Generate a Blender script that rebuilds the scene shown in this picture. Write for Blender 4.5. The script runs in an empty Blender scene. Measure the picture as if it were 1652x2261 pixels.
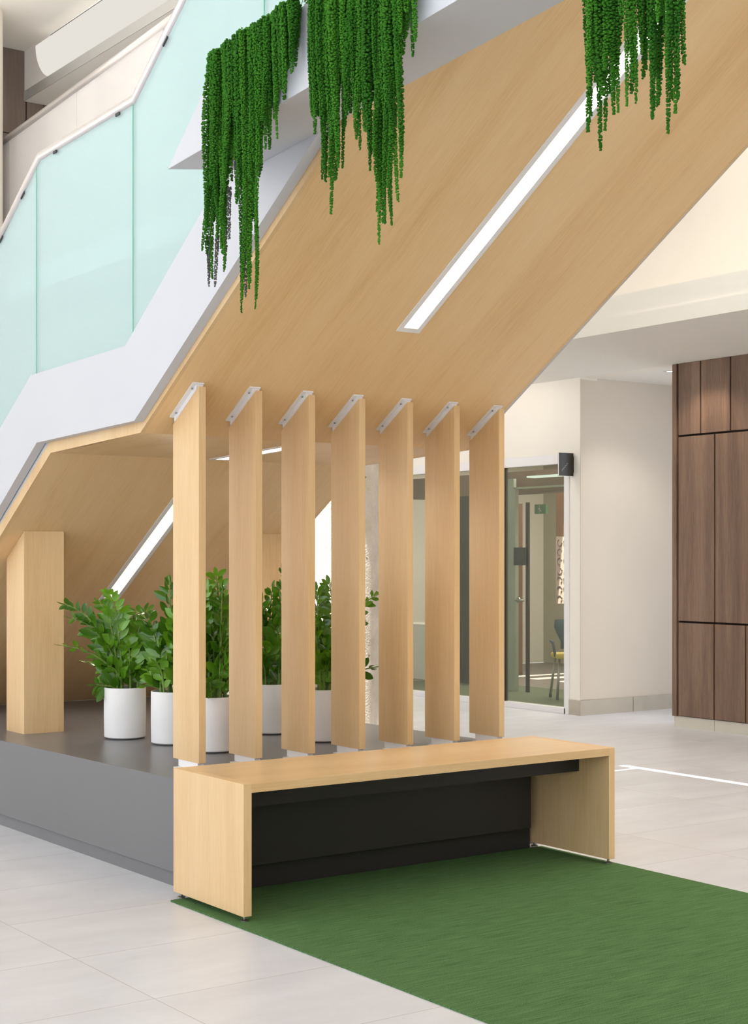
import bpy, bmesh, math, random
from mathutils import Vector, Matrix
random.seed(7)
S = bpy.context.scene
COL = S.collection
PI = math.pi

# ------------------------------------------------------------------ materials
def srgb(r, g, b):
    def f(c):
        c /= 255.0
        return c / 12.92 if c <= 0.04045 else ((c + 0.055) / 1.055) ** 2.4
    return (f(r), f(g), f(b), 1.0)

def new_mat(name):
    m = bpy.data.materials.new(name); m.use_nodes = True
    nt = m.node_tree; b = nt.nodes['Principled BSDF']
    return m, nt, b

def N(nt, t, **kw):
    n = nt.nodes.new(t)
    for k, v in kw.items(): setattr(n, k, v)
    return n

def plain(name, col, rough=0.5, metal=0.0, noise=0.0, nscale=8.0, bump=0.0, bscale=60.0, spec=0.5, coat=0.0):
    m, nt, b = new_mat(name)
    b.inputs['Base Color'].default_value = col
    b.inputs['Roughness'].default_value = rough
    b.inputs['Metallic'].default_value = metal
    b.inputs['Specular IOR Level'].default_value = spec
    b.inputs['Coat Weight'].default_value = coat
    geo = N(nt, 'ShaderNodeNewGeometry')
    if noise > 0:
        tx = N(nt, 'ShaderNodeTexNoise'); tx.inputs['Scale'].default_value = nscale; tx.inputs['Detail'].default_value = 4
        nt.links.new(geo.outputs['Position'], tx.inputs['Vector'])
        mr = N(nt, 'ShaderNodeMapRange'); mr.inputs['From Min'].default_value = .3; mr.inputs['From Max'].default_value = .7
        mr.inputs['To Min'].default_value = 1 - noise; mr.inputs['To Max'].default_value = 1 + noise
        nt.links.new(tx.outputs['Fac'], mr.inputs['Value'])
        mx = N(nt, 'ShaderNodeVectorMath', operation='SCALE'); mx.inputs[0].default_value = col[:3]
        nt.links.new(mr.outputs['Result'], mx.inputs['Scale'])
        nt.links.new(mx.outputs['Vector'], b.inputs['Base Color'])
    if bump > 0:
        t2 = N(nt, 'ShaderNodeTexNoise'); t2.inputs['Scale'].default_value = bscale; t2.inputs['Detail'].default_value = 3
        nt.links.new(geo.outputs['Position'], t2.inputs['Vector'])
        bp = N(nt, 'ShaderNodeBump'); bp.inputs['Strength'].default_value = bump; bp.inputs['Distance'].default_value = .004
        nt.links.new(t2.outputs['Fac'], bp.inputs['Height']); nt.links.new(bp.outputs['Normal'], b.inputs['Normal'])
    return m

def wood(name, light, mid, dark, rot=(0, 0, 0), along='Z', rough=0.42, fine=165.0, coat=0.0, contrast=1.0, seam=None, ring=3.5, spec=.5):
    """veneer: grain runs along one axis (after rotating the world position)"""
    m, nt, b = new_mat(name)
    b.inputs['Roughness'].default_value = rough
    b.inputs['Coat Weight'].default_value = coat
    b.inputs['Coat Roughness'].default_value = .25
    b.inputs['Specular IOR Level'].default_value = spec
    geo = N(nt, 'ShaderNodeNewGeometry')
    vr = N(nt, 'ShaderNodeVectorRotate', rotation_type='EULER_XYZ')
    vr.inputs['Rotation'].default_value = rot
    nt.links.new(geo.outputs['Position'], vr.inputs['Vector'])
    def stretched(across, lengthwise, detail, rg=.6, dist=0.0):
        mp = N(nt, 'ShaderNodeMapping')
        sc = [across, across, across]; sc['XYZ'.index(along)] = lengthwise
        mp.inputs['Scale'].default_value = sc
        nt.links.new(vr.outputs['Vector'], mp.inputs['Vector'])
        t = N(nt, 'ShaderNodeTexNoise'); t.inputs['Scale'].default_value = 1.0
        t.inputs['Detail'].default_value = detail; t.inputs['Roughness'].default_value = rg
        t.inputs['Distortion'].default_value = dist
        nt.links.new(mp.outputs['Vector'], t.inputs['Vector'])
        return t
    big = stretched(ring, .55, 3, .5, .6)
    mid_t = stretched(38, 1.8, 5, .7, .4)
    fine_t = stretched(fine, 6.5, 4, .8)
    cr = N(nt, 'ShaderNodeValToRGB')
    e = cr.color_ramp.elements
    e[0].position = .5 - .2 / contrast; e[0].color = dark
    e[1].position = .5 + .22 / contrast; e[1].color = light
    x = cr.color_ramp.elements.new(.5); x.color = mid
    add = N(nt, 'ShaderNodeMath', operation='MULTIPLY_ADD'); add.inputs[1].default_value = .46
    nt.links.new(big.outputs['Fac'], add.inputs[0])
    m2 = N(nt, 'ShaderNodeMath', operation='MULTIPLY_ADD'); m2.inputs[1].default_value = .18
    nt.links.new(mid_t.outputs['Fac'], m2.inputs[0]); 
    m3 = N(nt, 'ShaderNodeMath', operation='MULTIPLY'); m3.inputs[1].default_value = .36
    nt.links.new(fine_t.outputs['Fac'], m3.inputs[0])
    nt.links.new(m3.outputs[0], m2.inputs[2]); nt.links.new(m2.outputs[0], add.inputs[2])
    nt.links.new(add.outputs[0], cr.inputs['Fac'])
    nt.links.new(cr.outputs['Color'], b.inputs['Base Color'])
    bp = N(nt, 'ShaderNodeBump'); bp.inputs['Strength'].default_value = .05; bp.inputs['Distance'].default_value = .002
    nt.links.new(fine_t.outputs['Fac'], bp.inputs['Height']); nt.links.new(bp.outputs['Normal'], b.inputs['Normal'])
    return m

def emit(name, col, strength):
    m = bpy.data.materials.new(name); m.use_nodes = True; nt = m.node_tree; nt.nodes.clear()
    o = N(nt, 'ShaderNodeOutputMaterial'); e = N(nt, 'ShaderNodeEmission')
    e.inputs['Color'].default_value = col; e.inputs['Strength'].default_value = strength
    nt.links.new(e.outputs[0], o.inputs['Surface']); return m

def glass(name, tint, body, body_w, gloss_w=.1, rough=0.03):
    """thin architectural glass: tinted see-through + a milky body + a glossy skin"""
    m = bpy.data.materials.new(name); m.use_nodes = True; nt = m.node_tree; nt.nodes.clear()
    o = N(nt, 'ShaderNodeOutputMaterial')
    tr = N(nt, 'ShaderNodeBsdfTransparent'); tr.inputs['Color'].default_value = tint
    df = N(nt, 'ShaderNodeBsdfDiffuse'); df.inputs['Color'].default_value = body
    tl = N(nt, 'ShaderNodeBsdfTranslucent'); tl.inputs['Color'].default_value = body
    ds = N(nt, 'ShaderNodeMixShader'); ds.inputs['Fac'].default_value = .5
    nt.links.new(df.outputs[0], ds.inputs[1]); nt.links.new(tl.outputs[0], ds.inputs[2])
    m1 = N(nt, 'ShaderNodeMixShader'); m1.inputs['Fac'].default_value = body_w
    nt.links.new(tr.outputs[0], m1.inputs[1]); nt.links.new(ds.outputs[0], m1.inputs[2])
    gl = N(nt, 'ShaderNodeBsdfGlossy'); gl.inputs['Roughness'].default_value = rough
    lw = N(nt, 'ShaderNodeLayerWeight'); lw.inputs['Blend'].default_value = .5
    fr = N(nt, 'ShaderNodeMath', operation='POWER'); fr.inputs[1].default_value = 4.0
    nt.links.new(lw.outputs['Facing'], fr.inputs[0])
    ad = N(nt, 'ShaderNodeMath', operation='MULTIPLY_ADD', use_clamp=True); ad.inputs[1].default_value = .6; ad.inputs[2].default_value = gloss_w
    nt.links.new(fr.outputs[0], ad.inputs[0])
    m2 = N(nt, 'ShaderNodeMixShader')
    nt.links.new(ad.outputs[0], m2.inputs['Fac']); nt.links.new(m1.outputs[0], m2.inputs[1]); nt.links.new(gl.outputs[0], m2.inputs[2])
    nt.links.new(m2.outputs[0], o.inputs['Surface'])
    return m

ML, MM, MD = srgb(234, 206, 164), srgb(223, 188, 140), srgb(206, 165, 114)
SL = math.atan(.63)
M = {}
M['wood_v'] = wood('maple_vertical', ML, MM, MD, along='Z')
M['wood_h'] = wood('maple_bench_top', ML, MM, MD, along='X', rough=.32)
M['wood_soffit'] = wood('maple_soffit', srgb(243, 211, 163), srgb(233, 196, 144), srgb(214, 170, 114), rot=(SL, 0, 0), along='Y', contrast=.95, rough=.5, ring=4.5)
M['wood_land'] = wood('maple_landing', srgb(243, 211, 163), srgb(233, 196, 144), srgb(214, 170, 114), along='Y', rough=.5)
M['walnut'] = wood('dark_oak', srgb(146, 118, 98), srgb(122, 95, 77), srgb(96, 72, 57), along='Z', rough=.38, contrast=1.45, fine=120, ring=9)
M['walnut_grey'] = wood('grey_oak', srgb(132, 118, 106), srgb(112, 98, 88), srgb(88, 76, 67), along='Z', rough=.5)
M['redwood'] = wood('brown_door_wood', srgb(120, 84, 60), srgb(100, 68, 48), srgb(80, 52, 36), along='Z', rough=.5)
M['white_paint'] = plain('white_paint', srgb(200, 201, 206), .45, noise=.01, nscale=2)
M['wall'] = plain('warm_white_wall', srgb(240, 233, 222), .85, noise=.012, nscale=3)
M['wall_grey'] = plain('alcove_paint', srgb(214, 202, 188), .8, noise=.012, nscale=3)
M['ceiling'] = plain('ceiling_paint', srgb(238, 233, 225), .9, noise=.01, nscale=2)
M['white_trim'] = plain('white_powder_coat', srgb(235, 232, 232), .4)
M['alu'] = plain('satin_aluminium', srgb(226, 222, 221), .3, .8)
M['steel'] = plain('brushed_steel', srgb(170, 168, 165), .3, 1.0)
M['grey_lam'] = plain('grey_laminate', srgb(113, 112, 115), .33, noise=.01, nscale=5, spec=.5)
M['dark_shaded_lam'] = plain('dark_shaded_laminate', srgb(42, 40, 38), .45, spec=.4)  # laminate colour darkened to hold the shade under the bench
M['pot'] = plain('matt_white_pot', srgb(232, 230, 230), .55, noise=.01)
M['soil'] = plain('potting_soil', srgb(46, 36, 28), .95, noise=.3, nscale=90, bump=.6)
M['black'] = plain('black_sign', srgb(40, 34, 30), .3)
M['black_gap'] = plain('dark_joint', srgb(44, 28, 20), .8)
M['tile_base'] = plain('stone_skirting', srgb(186, 176, 162), .6, noise=.05, nscale=10)
M['pink'] = plain('sign_line', srgb(190, 180, 176), .5)
M['gland'] = plain('dark_bracket', srgb(60, 58, 58), .5)
M['green_edge'] = plain('glass_green_edge', srgb(120, 190, 160), .2)
M['chair_blue'] = plain('chair_blue_mesh', srgb(70, 90, 105), .7)
M['chair_yellow'] = plain('chair_yellow_fabric', srgb(215, 190, 90), .8)
M['sign_green'] = plain('exit_green', srgb(90, 130, 90), .5)
M['desk'] = plain('desk_white', srgb(225, 220, 212), .5)
M['office_wall'] = plain('office_wall', srgb(172, 165, 145), .8, noise=.03, nscale=4)
M['office_dark'] = plain('office_dark_panel', srgb(52, 50, 46), .6)
M['office_floor'] = plain('office_grey_floor', srgb(128, 118, 110), .45, noise=.03)
M['office_green'] = plain('office_green_carpet', srgb(96, 102, 76), .9, noise=.06, nscale=40)
M['pattern_bg'] = plain('wallpaper_mauve', srgb(170, 150, 138), .8)
M['pattern_fg'] = plain('wallpaper_dark', srgb(110, 90, 82), .8)
M['leaf_dark'] = None
M['diffuser'] = emit('light_diffuser', srgb(255, 248, 228), 4.2)
M['diffuser_low'] = emit('light_diffuser_warm', srgb(255, 246, 218), 1.12)
M['pendant'] = emit('pendant_cover', srgb(255, 250, 240), .62)
M['downlight'] = emit('downlight', srgb(255, 240, 215), 5)
M['panel_light'] = emit('office_panel_light', srgb(230, 240, 225), 1.0)
M['glass_teal'] = glass('laminated_glass', srgb(222, 243, 242), srgb(226, 243, 245), .62, .05, .04)  # pale body colour stands in for the bright ceiling reflected in the glass
M['glass_far'] = glass('gallery_glass', srgb(238, 240, 238), srgb(232, 228, 228), .55, .08, .03)  # whitish body colour stands in for reflections on the gallery panes
M['glass_office'] = glass('office_glass', srgb(240, 243, 238), srgb(196, 202, 192), .05, .02, .02)

# amaranth and leaves: green with variation per object
def green_mat(name, c1, c2, rough, spec, trans=0.0, nscale=25, coat=0.0):
    m, nt, b = new_mat(name)
    oi = N(nt, 'ShaderNodeObjectInfo'); geo = N(nt, 'ShaderNodeNewGeometry')
    tx = N(nt, 'ShaderNodeTexNoise'); tx.inputs['Scale'].default_value = nscale
    nt.links.new(geo.outputs['Position'], tx.inputs['Vector'])
    a = N(nt, 'ShaderNodeMath', operation='MULTIPLY_ADD'); a.inputs[1].default_value = .5
    nt.links.new(oi.outputs['Random'], a.inputs[0])
    s = N(nt, 'ShaderNodeMath', operation='MULTIPLY'); s.inputs[1].default_value = .5
    nt.links.new(tx.outputs['Fac'], s.inputs[0]); nt.links.new(s.outputs[0], a.inputs[2])
    mx = N(nt, 'ShaderNodeMix', data_type='RGBA')
    mx.inputs['A'].default_value = c1; mx.inputs['B'].default_value = c2
    nt.links.new(a.outputs[0], mx.inputs['Factor'])
    nt.links.new(mx.outputs['Result'], b.inputs['Base Color'])
    b.inputs['Roughness'].default_value = rough; b.inputs['Specular IOR Level'].default_value = spec
    b.inputs['Coat Weight'].default_value = coat
    if trans > 0:
        tl = N(nt, 'ShaderNodeBsdfTranslucent'); nt.links.new(mx.outputs['Result'], tl.inputs['Color'])
        ms = N(nt, 'ShaderNodeMixShader'); ms.inputs['Fac'].default_value = trans
        out = nt.nodes['Material Output']
        nt.links.new(b.outputs[0], ms.inputs[1]); nt.links.new(tl.outputs[0], ms.inputs[2]); nt.links.new(ms.outputs[0], out.inputs['Surface'])
    return m
M['strand'] = green_mat('amaranth_green', srgb(16, 68, 8), srgb(74, 138, 38), .8, .15)
M['strand_grey'] = plain('faded_amaranth_grey', srgb(92, 92, 90), .9)
M['leaf'] = green_mat('glossy_leaf', srgb(30, 84, 20), srgb(122, 176, 40), .14, .7, .22, 9)
M['stem'] = plain('leaf_stalk', srgb(112, 140, 62), .5, noise=.1, nscale=30)

def floor_mat():
    m, nt, b = new_mat('stone_tile_floor')
    geo = N(nt, 'ShaderNodeNewGeometry')
    mp = N(nt, 'ShaderNodeMapping'); mp.inputs['Location'].default_value = (.63 / .943, .07 / .515, 0)
    mp.inputs['Scale'].default_value = (1 / .943, 1 / .515, 1)
    nt.links.new(geo.outputs['Position'], mp.inputs['Vector'])
    sx = N(nt, 'ShaderNodeSeparateXYZ'); nt.links.new(mp.outputs['Vector'], sx.inputs[0])
    def line(out, w):
        fr = N(nt, 'ShaderNodeMath', operation='FRACT'); nt.links.new(out, fr.inputs[0])
        pp = N(nt, 'ShaderNodeMath', operation='PINGPONG'); pp.inputs[1].default_value = .5; nt.links.new(fr.outputs[0], pp.inputs[0])
        lt = N(nt, 'ShaderNodeMath', operation='LESS_THAN'); lt.inputs[1].default_value = w; nt.links.new(pp.outputs[0], lt.inputs[0])
        return lt
    lx = line(sx.outputs['X'], .0014); ly = line(sx.outputs['Y'], .0026)
    mxl = N(nt, 'ShaderNodeMath', operation='MAXIMUM'); nt.links.new(lx.outputs[0], mxl.inputs[0]); nt.links.new(ly.outputs[0], mxl.inputs[1])
    # clouding inside the tiles, each tile its own tone
    fx = N(nt, 'ShaderNodeMath', operation='FLOOR'); nt.links.new(sx.outputs['X'], fx.inputs[0])
    fy = N(nt, 'ShaderNodeMath', operation='FLOOR'); nt.links.new(sx.outputs['Y'], fy.inputs[0])
    cb = N(nt, 'ShaderNodeCombineXYZ'); nt.links.new(fx.outputs[0], cb.inputs[0]); nt.links.new(fy.outputs[0], cb.inputs[1])
    wn = N(nt, 'ShaderNodeTexWhiteNoise', noise_dimensions='2D'); nt.links.new(cb.outputs[0], wn.inputs['Vector'])
    offs = N(nt, 'ShaderNodeVectorMath', operation='SCALE'); offs.inputs['Scale'].default_value = 20; nt.links.new(wn.outputs['Color'], offs.inputs[0])
    av = N(nt, 'ShaderNodeVectorMath', operation='ADD'); nt.links.new(geo.outputs['Position'], av.inputs[0]); nt.links.new(offs.outputs[0], av.inputs[1])
    mp2 = N(nt, 'ShaderNodeMapping'); mp2.inputs['Scale'].default_value = (1.6, 4.5, 1); nt.links.new(av.outputs[0], mp2.inputs['Vector'])
    no = N(nt, 'ShaderNodeTexNoise'); no.inputs['Scale'].default_value = 1; no.inputs['Detail'].default_value = 8; no.inputs['Roughness'].default_value = .62
    nt.links.new(mp2.outputs[0], no.inputs['Vector'])
    cr = N(nt, 'ShaderNodeValToRGB'); cr.color_ramp.elements[0].position = .3; cr.color_ramp.elements[1].position = .68
    cr.color_ramp.elements[0].color = srgb(208, 208, 213); cr.color_ramp.elements[1].color = srgb(223, 224, 229)
    nt.links.new(no.outputs['Fac'], cr.inputs['Fac'])
    mx = N(nt, 'ShaderNodeMix', data_type='RGBA'); mx.inputs['B'].default_value = srgb(176, 169, 163)
    nt.links.new(cr.outputs['Color'], mx.inputs['A']); nt.links.new(mxl.outputs[0], mx.inputs['Factor'])
    nt.links.new(mx.outputs['Result'], b.inputs['Base Color'])
    b.inputs['Roughness'].default_value = .34; b.inputs['Specular IOR Level'].default_value = .45
    return m
M['floor'] = floor_mat()

def carpet_mat():
    m, nt, b = new_mat('green_woven_carpet')
    geo = N(nt, 'ShaderNodeNewGeometry')
    mp = N(nt, 'ShaderNodeMapping'); mp.inputs['Scale'].default_value = (6, 150, 1)
    nt.links.new(geo.outputs['Position'], mp.inputs['Vector'])
    no = N(nt, 'ShaderNodeTexNoise'); no.inputs['Scale'].default_value = 1; no.inputs['Detail'].default_value = 4; no.inputs['Roughness'].default_value = .7
    nt.links.new(mp.outputs[0], no.inputs['Vector'])
    n2 = N(nt, 'ShaderNodeTexNoise'); n2.inputs['Scale'].default_value = 330; n2.inputs['Detail'].default_value = 2
    nt.links.new(geo.outputs['Position'], n2.inputs['Vector'])
    ad = N(nt, 'ShaderNodeMath', operation='MULTIPLY_ADD'); ad.inputs[1].default_value = .5
    nt.links.new(no.outputs['Fac'], ad.inputs[0])
    hf = N(nt, 'ShaderNodeMath', operation='MULTIPLY'); hf.inputs[1].default_value = .5; nt.links.new(n2.outputs['Fac'], hf.inputs[0]); nt.links.new(hf.outputs[0], ad.inputs[2])
    cr = N(nt, 'ShaderNodeValToRGB'); e = cr.color_ramp.elements
    e[0].position = .36; e[0].color = srgb(54, 80, 42); e[1].position = .57; e[1].color = srgb(92, 126, 80)
    nt.links.new(ad.outputs[0], cr.inputs['Fac']); nt.links.new(cr.outputs['Color'], b.inputs['Base Color'])
    b.inputs['Roughness'].default_value = .95; b.inputs['Specular IOR Level'].default_value = .1
    bp = N(nt, 'ShaderNodeBump'); bp.inputs['Strength'].default_value = .5; bp.inputs['Distance'].default_value = .003
    nt.links.new(ad.outputs[0], bp.inputs['Height']); nt.links.new(bp.outputs['Normal'], b.inputs['Normal'])
    return m
M['carpet'] = carpet_mat()

def concrete_mat():
    m, nt, b = new_mat('pitted_concrete')
    geo = N(nt, 'ShaderNodeNewGeometry')
    no = N(nt, 'ShaderNodeTexNoise'); no.inputs['Scale'].default_value = 5; no.inputs['Detail'].default_value = 8; no.inputs['Roughness'].default_value = .7
    nt.links.new(geo.outputs['Position'], no.inputs['Vector'])
    cr = N(nt, 'ShaderNodeValToRGB'); cr.color_ramp.elements[0].position = .3; cr.color_ramp.elements[1].position = .7
    cr.color_ramp.elements[0].color = srgb(178, 168, 156); cr.color_ramp.elements[1].color = srgb(212, 204, 193)
    nt.links.new(no.outputs['Fac'], cr.inputs['Fac'])
    vo = N(nt, 'ShaderNodeTexVoronoi'); vo.inputs['Scale'].default_value = 9; vo.inputs['Randomness'].default_value = 1
    nt.links.new(geo.outputs['Position'], vo.inputs['Vector'])
    n3 = N(nt, 'ShaderNodeTexNoise'); n3.inputs['Scale'].default_value = 60; nt.links.new(geo.outputs['Position'], n3.inputs['Vector'])
    s = N(nt, 'ShaderNodeMath', operation='MULTIPLY_ADD'); s.inputs[1].default_value = .12; nt.links.new(n3.outputs['Fac'], s.inputs[0]); nt.links.new(vo.outputs['Distance'], s.inputs[2])
    lt = N(nt, 'ShaderNodeMath', operation='LESS_THAN'); lt.inputs[1].default_value = .125; nt.links.new(s.outputs[0], lt.inputs[0])
    mx = N(nt, 'ShaderNodeMix', data_type='RGBA'); mx.inputs['B'].default_value = srgb(92, 86, 80)
    nt.links.new(cr.outputs['Color'], mx.inputs['A']); nt.links.new(lt.outputs[0], mx.inputs['Factor'])
    nt.links.new(mx.outputs['Result'], b.inputs['Base Color']); b.inputs['Roughness'].default_value = .75
    n4 = N(nt, 'ShaderNodeTexNoise'); n4.inputs['Scale'].default_value = 90; n4.inputs['Detail'].default_value = 3; nt.links.new(geo.outputs['Position'], n4.inputs['Vector'])
    bp = N(nt, 'ShaderNodeBump'); bp.inputs['Strength'].default_value = .5; bp.inputs['Distance'].default_value = .006
    nt.links.new(n4.outputs['Fac'], bp.inputs['Height']); nt.links.new(bp.outputs['Normal'], b.inputs['Normal'])
    return m
M['concrete'] = concrete_mat()

# ------------------------------------------------------------------ geometry helpers
def link(name, bm, mat, parent=None, loc=(0, 0, 0), bevel=0.0, smooth=False):
    bmesh.ops.remove_doubles(bm, verts=bm.verts, dist=1e-6)
    bmesh.ops.recalc_face_normals(bm, faces=bm.faces)
    me = bpy.data.meshes.new(name); bm.to_mesh(me); bm.free()
    if smooth:
        for p in me.polygons: p.use_smooth = True
    me.materials.append(mat)
    o = bpy.data.objects.new(name, me); COL.objects.link(o)
    o.location = loc
    if parent: o.parent = parent
    if bevel > 0:
        md = o.modifiers.new('bevel', 'BEVEL'); md.width = bevel; md.segments = 2; md.limit_method = 'ANGLE'
    return o

def add_box(bm, x0, x1, y0, y1, z0, z1):
    v = [bm.verts.new(p) for p in ((x0, y0, z0), (x1, y0, z0), (x1, y1, z0), (x0, y1, z0), (x0, y0, z1), (x1, y0, z1), (x1, y1, z1), (x0, y1, z1))]
    for f in ((0, 3, 2, 1), (4, 5, 6, 7), (0, 1, 5, 4), (1, 2, 6, 5), (2, 3, 7, 6), (3, 0, 4, 7)):
        bm.faces.new([v[i] for i in f])

def box(name, x0, x1, y0, y1, z0, z1, mat, parent=None, bevel=0.0, loc=(0, 0, 0)):
    bm = bmesh.new(); add_box(bm, x0, x1, y0, y1, z0, z1)
    return link(name, bm, mat, parent, loc, bevel)

def boxes(name, lst, mat, parent=None, bevel=0.0, loc=(0, 0, 0)):
    bm = bmesh.new()
    for b in lst:
        t = bmesh.new(); add_box(t, *b); me = bpy.data.meshes.new('t'); t.to_mesh(me); t.free(); bm.from_mesh(me); bpy.data.meshes.remove(me)
    me = bpy.data.meshes.new(name); bmesh.ops.recalc_face_normals(bm, faces=bm.faces); bm.to_mesh(me); bm.free(); me.materials.append(mat)
    o = bpy.data.objects.new(name, me); COL.objects.link(o); o.location = loc
    if parent: o.parent = parent
    if bevel > 0:
        md = o.modifiers.new('bevel', 'BEVEL'); md.width = bevel; md.segments = 2; md.limit_method = 'ANGLE'
    return o

def add_prism(bm, poly, x0, x1):
    """poly in (y, z), extruded along x"""
    a = [bm.verts.new((x0, y, z)) for y, z in poly]; b = [bm.verts.new((x1, y, z)) for y, z in poly]
    bm.faces.new(a); bm.faces.new(b[::-1])
    n = len(poly)
    for i in range(n): bm.faces.new((a[i], b[i], b[(i + 1) % n], a[(i + 1) % n]))

def prism(name, poly, x0, x1, mat, parent=None, bevel=0.0, loc=(0, 0, 0)):
    bm = bmesh.new(); add_prism(bm, poly, x0, x1); return link(name, bm, mat, parent, loc, bevel)

def add_tube(bm, pts, r, n=12, radii=None, cap=True):
    pts = [Vector(p) for p in pts]; rings = []
    up = Vector((0, 0, 1))
    for i, p in enumerate(pts):
        if i == 0: d = pts[1] - p
        elif i == len(pts) - 1: d = p - pts[i - 1]
        else: d = (pts[i + 1] - p).normalized() + (p - pts[i - 1]).normalized()
        d.normalize()
        a = d.cross(up)
        if a.length < 1e-3: a = d.cross(Vector((0, 1, 0)))
        a.normalize(); b = d.cross(a).normalized()
        k = 1.0
        if 0 < i < len(pts) - 1:
            c = (p - pts[i - 1]).normalized().dot(d); k = 1 / max(c, .5)
        rr = (radii[i] if radii else r)
        rings.append([bm.verts.new(p + (a * math.cos(2 * PI * j / n) + b * math.sin(2 * PI * j / n) * k) * rr) for j in range(n)])
    for i in range(len(rings) - 1):
        for j in range(n):
            bm.faces.new((rings[i][j], rings[i][(j + 1) % n], rings[i + 1][(j + 1) % n], rings[i + 1][j]))
    if cap:
        bm.faces.new(rings[0][::-1]); bm.faces.new(rings[-1])

def tube(name, pts, r, mat, parent=None, n=12, radii=None, loc=(0, 0, 0), smooth=True):
    bm = bmesh.new(); add_tube(bm, pts, r, n, radii); return link(name, bm, mat, parent, loc, 0, smooth)

def lathe(name, prof, mat, parent=None, n=48, loc=(0, 0, 0)):
    bm = bmesh.new(); rings = []
    for r, z in prof:
        if r < 1e-5: rings.append([bm.verts.new((0, 0, z))])
        else: rings.append([bm.verts.new((r * math.cos(2 * PI * j / n), r * math.sin(2 * PI * j / n), z)) for j in range(n)])
    for a, b in zip(rings, rings[1:]):
        for j in range(n):
            k = (j + 1) % n
            if len(a) == 1 and len(b) > 1: bm.faces.new((a[0], b[j], b[k]))
            elif len(b) == 1 and len(a) > 1: bm.faces.new((a[j], a[k], b[0]))
            elif len(a) > 1: bm.faces.new((a[j], a[k], b[k], b[j]))
    o = link(name, bm, mat, parent, loc, 0, True)
    md = o.modifiers.new('split', 'EDGE_SPLIT'); md.split_angle = math.radians(40)
    return o

def thing(name, label, cat, loc=(0, 0, 0), group=None, rotz=0):
    o = bpy.data.objects.new(name, None); COL.objects.link(o); o.location = loc; o.rotation_euler = (0, 0, rotz)
    o.empty_display_size = .1
    return tag(o, label, cat, group)

def tag(o, label, cat, group=None):
    o['label'] = label; o['category'] = cat
    if group: o['group'] = group
    return o

def struct(o): o['kind'] = 'structure'; return o

def kids(o): return [c for c in COL.objects if c.parent == o]

# ------------------------------------------------------------------ the setting
struct(box('floor', -9, 5.54, -9, 9, -.1, 0, M['floor']))

# ceiling of the hall, with unseen slots added to shape the sun on floor and column
SX, SY = -.316, -.105                     # sun offset per metre of height (u, v)
HZ = 5.87
def hole(u0, u1, v0, v1, z=HZ): return (u0 + SX * z, u1 + SX * z, v0 + SY * z, v1 + SY * z)
def slab_with_holes(name, x0, x1, y0, y1, z0, z1, holes, mat):
    xs = sorted({x0, x1} | {h[0] for h in holes} | {h[1] for h in holes})
    ys = sorted({y0, y1} | {h[2] for h in holes} | {h[3] for h in holes})
    L = []
    for a, b in zip(xs, xs[1:]):
        run = None
        for c, d in zip(ys, ys[1:]):
            mx, my = (a + b) / 2, (c + d) / 2
            inside = any(h[0] < mx < h[1] and h[2] < my < h[3] for h in holes)
            if inside:
                if run: L.append((a, b, run[0], run[1], z0, z1)); run = None
            else:
                run = (run[0], d) if run else (c, d)
        if run: L.append((a, b, run[0], run[1], z0, z1))
    return boxes(name, L, mat)
holes = [hole(3.70, 3.80, -1.5, 2.06), hole(3.2, 3.70, 1.90, 1.925), hole(3.40, 3.46, -1.5, .93)]
cx0, cx1 = 2.2 , 2.78
holes.append((cx0 + SX * 4.6, cx1 + SX * 4.6, 3.0 + SY * 4.6, 3.9 + SY * 4.6))
struct(slab_with_holes('ceiling', -9, 5.7, -9, 9.2, HZ, HZ + .2, holes, M['ceiling']))

# back wall: dark oak to the left, white beyond
struct(box('wall_back', -9, 12, 9.0, 9.2, 0, HZ, M['wall']))
w = thing('wall_back_panelled', '', 'wall'); del w['label'], w['category']; struct(w)
for (u0, u1, z0, z1) in ((2.3, 2.995, 5.10, HZ), (2.3, 3.0, 4.05, 5.085), (3.01, 3.17, 5.10, HZ), (3.015, 3.17, 4.05, 5.085), (3.18, 3.21, 4.05, HZ)):
    box('panel', u0, u1, 8.955, 9.0, z0, z1, M['walnut_grey'], w)
struct(box('trim_1', 2.2, 3.0, 8.98, 9.0, 4.42, 4.6, plain('skirting_dark', srgb(120, 116, 112), .6)))

# right wall with its glazed opening, alcove and oak panelling
WU = 5.54
struct(boxes('wall_right', [(WU, WU + .18, 4.284, 4.40, 0, 2.60), (WU, WU + .18, 4.40, 9.0, 2.02, 2.60), (WU, WU + .18, -9.0, 9.0, 2.60, HZ)], M['wall']))
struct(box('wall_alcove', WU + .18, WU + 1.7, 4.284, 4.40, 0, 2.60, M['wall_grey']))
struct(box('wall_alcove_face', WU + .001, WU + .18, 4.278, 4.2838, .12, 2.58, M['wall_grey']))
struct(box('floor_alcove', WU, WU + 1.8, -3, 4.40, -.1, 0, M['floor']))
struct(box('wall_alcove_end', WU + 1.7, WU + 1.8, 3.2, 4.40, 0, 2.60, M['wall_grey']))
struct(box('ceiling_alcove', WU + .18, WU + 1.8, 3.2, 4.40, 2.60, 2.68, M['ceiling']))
b1 = boxes('baseboard_alcove', [(WU - .012, WU + .55, 4.266, 4.2775, 0, .115), (WU + .556, WU + 1.15, 4.266, 4.2775, 0, .115), (WU + 1.156, WU + 1.7, 4.266, 4.2775, 0, .115)], M['tile_base']); struct(b1)
struct(box('baseboard_right', WU - .012, WU, 4.278, 4.40, 0, .115, M['tile_base']))

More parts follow.
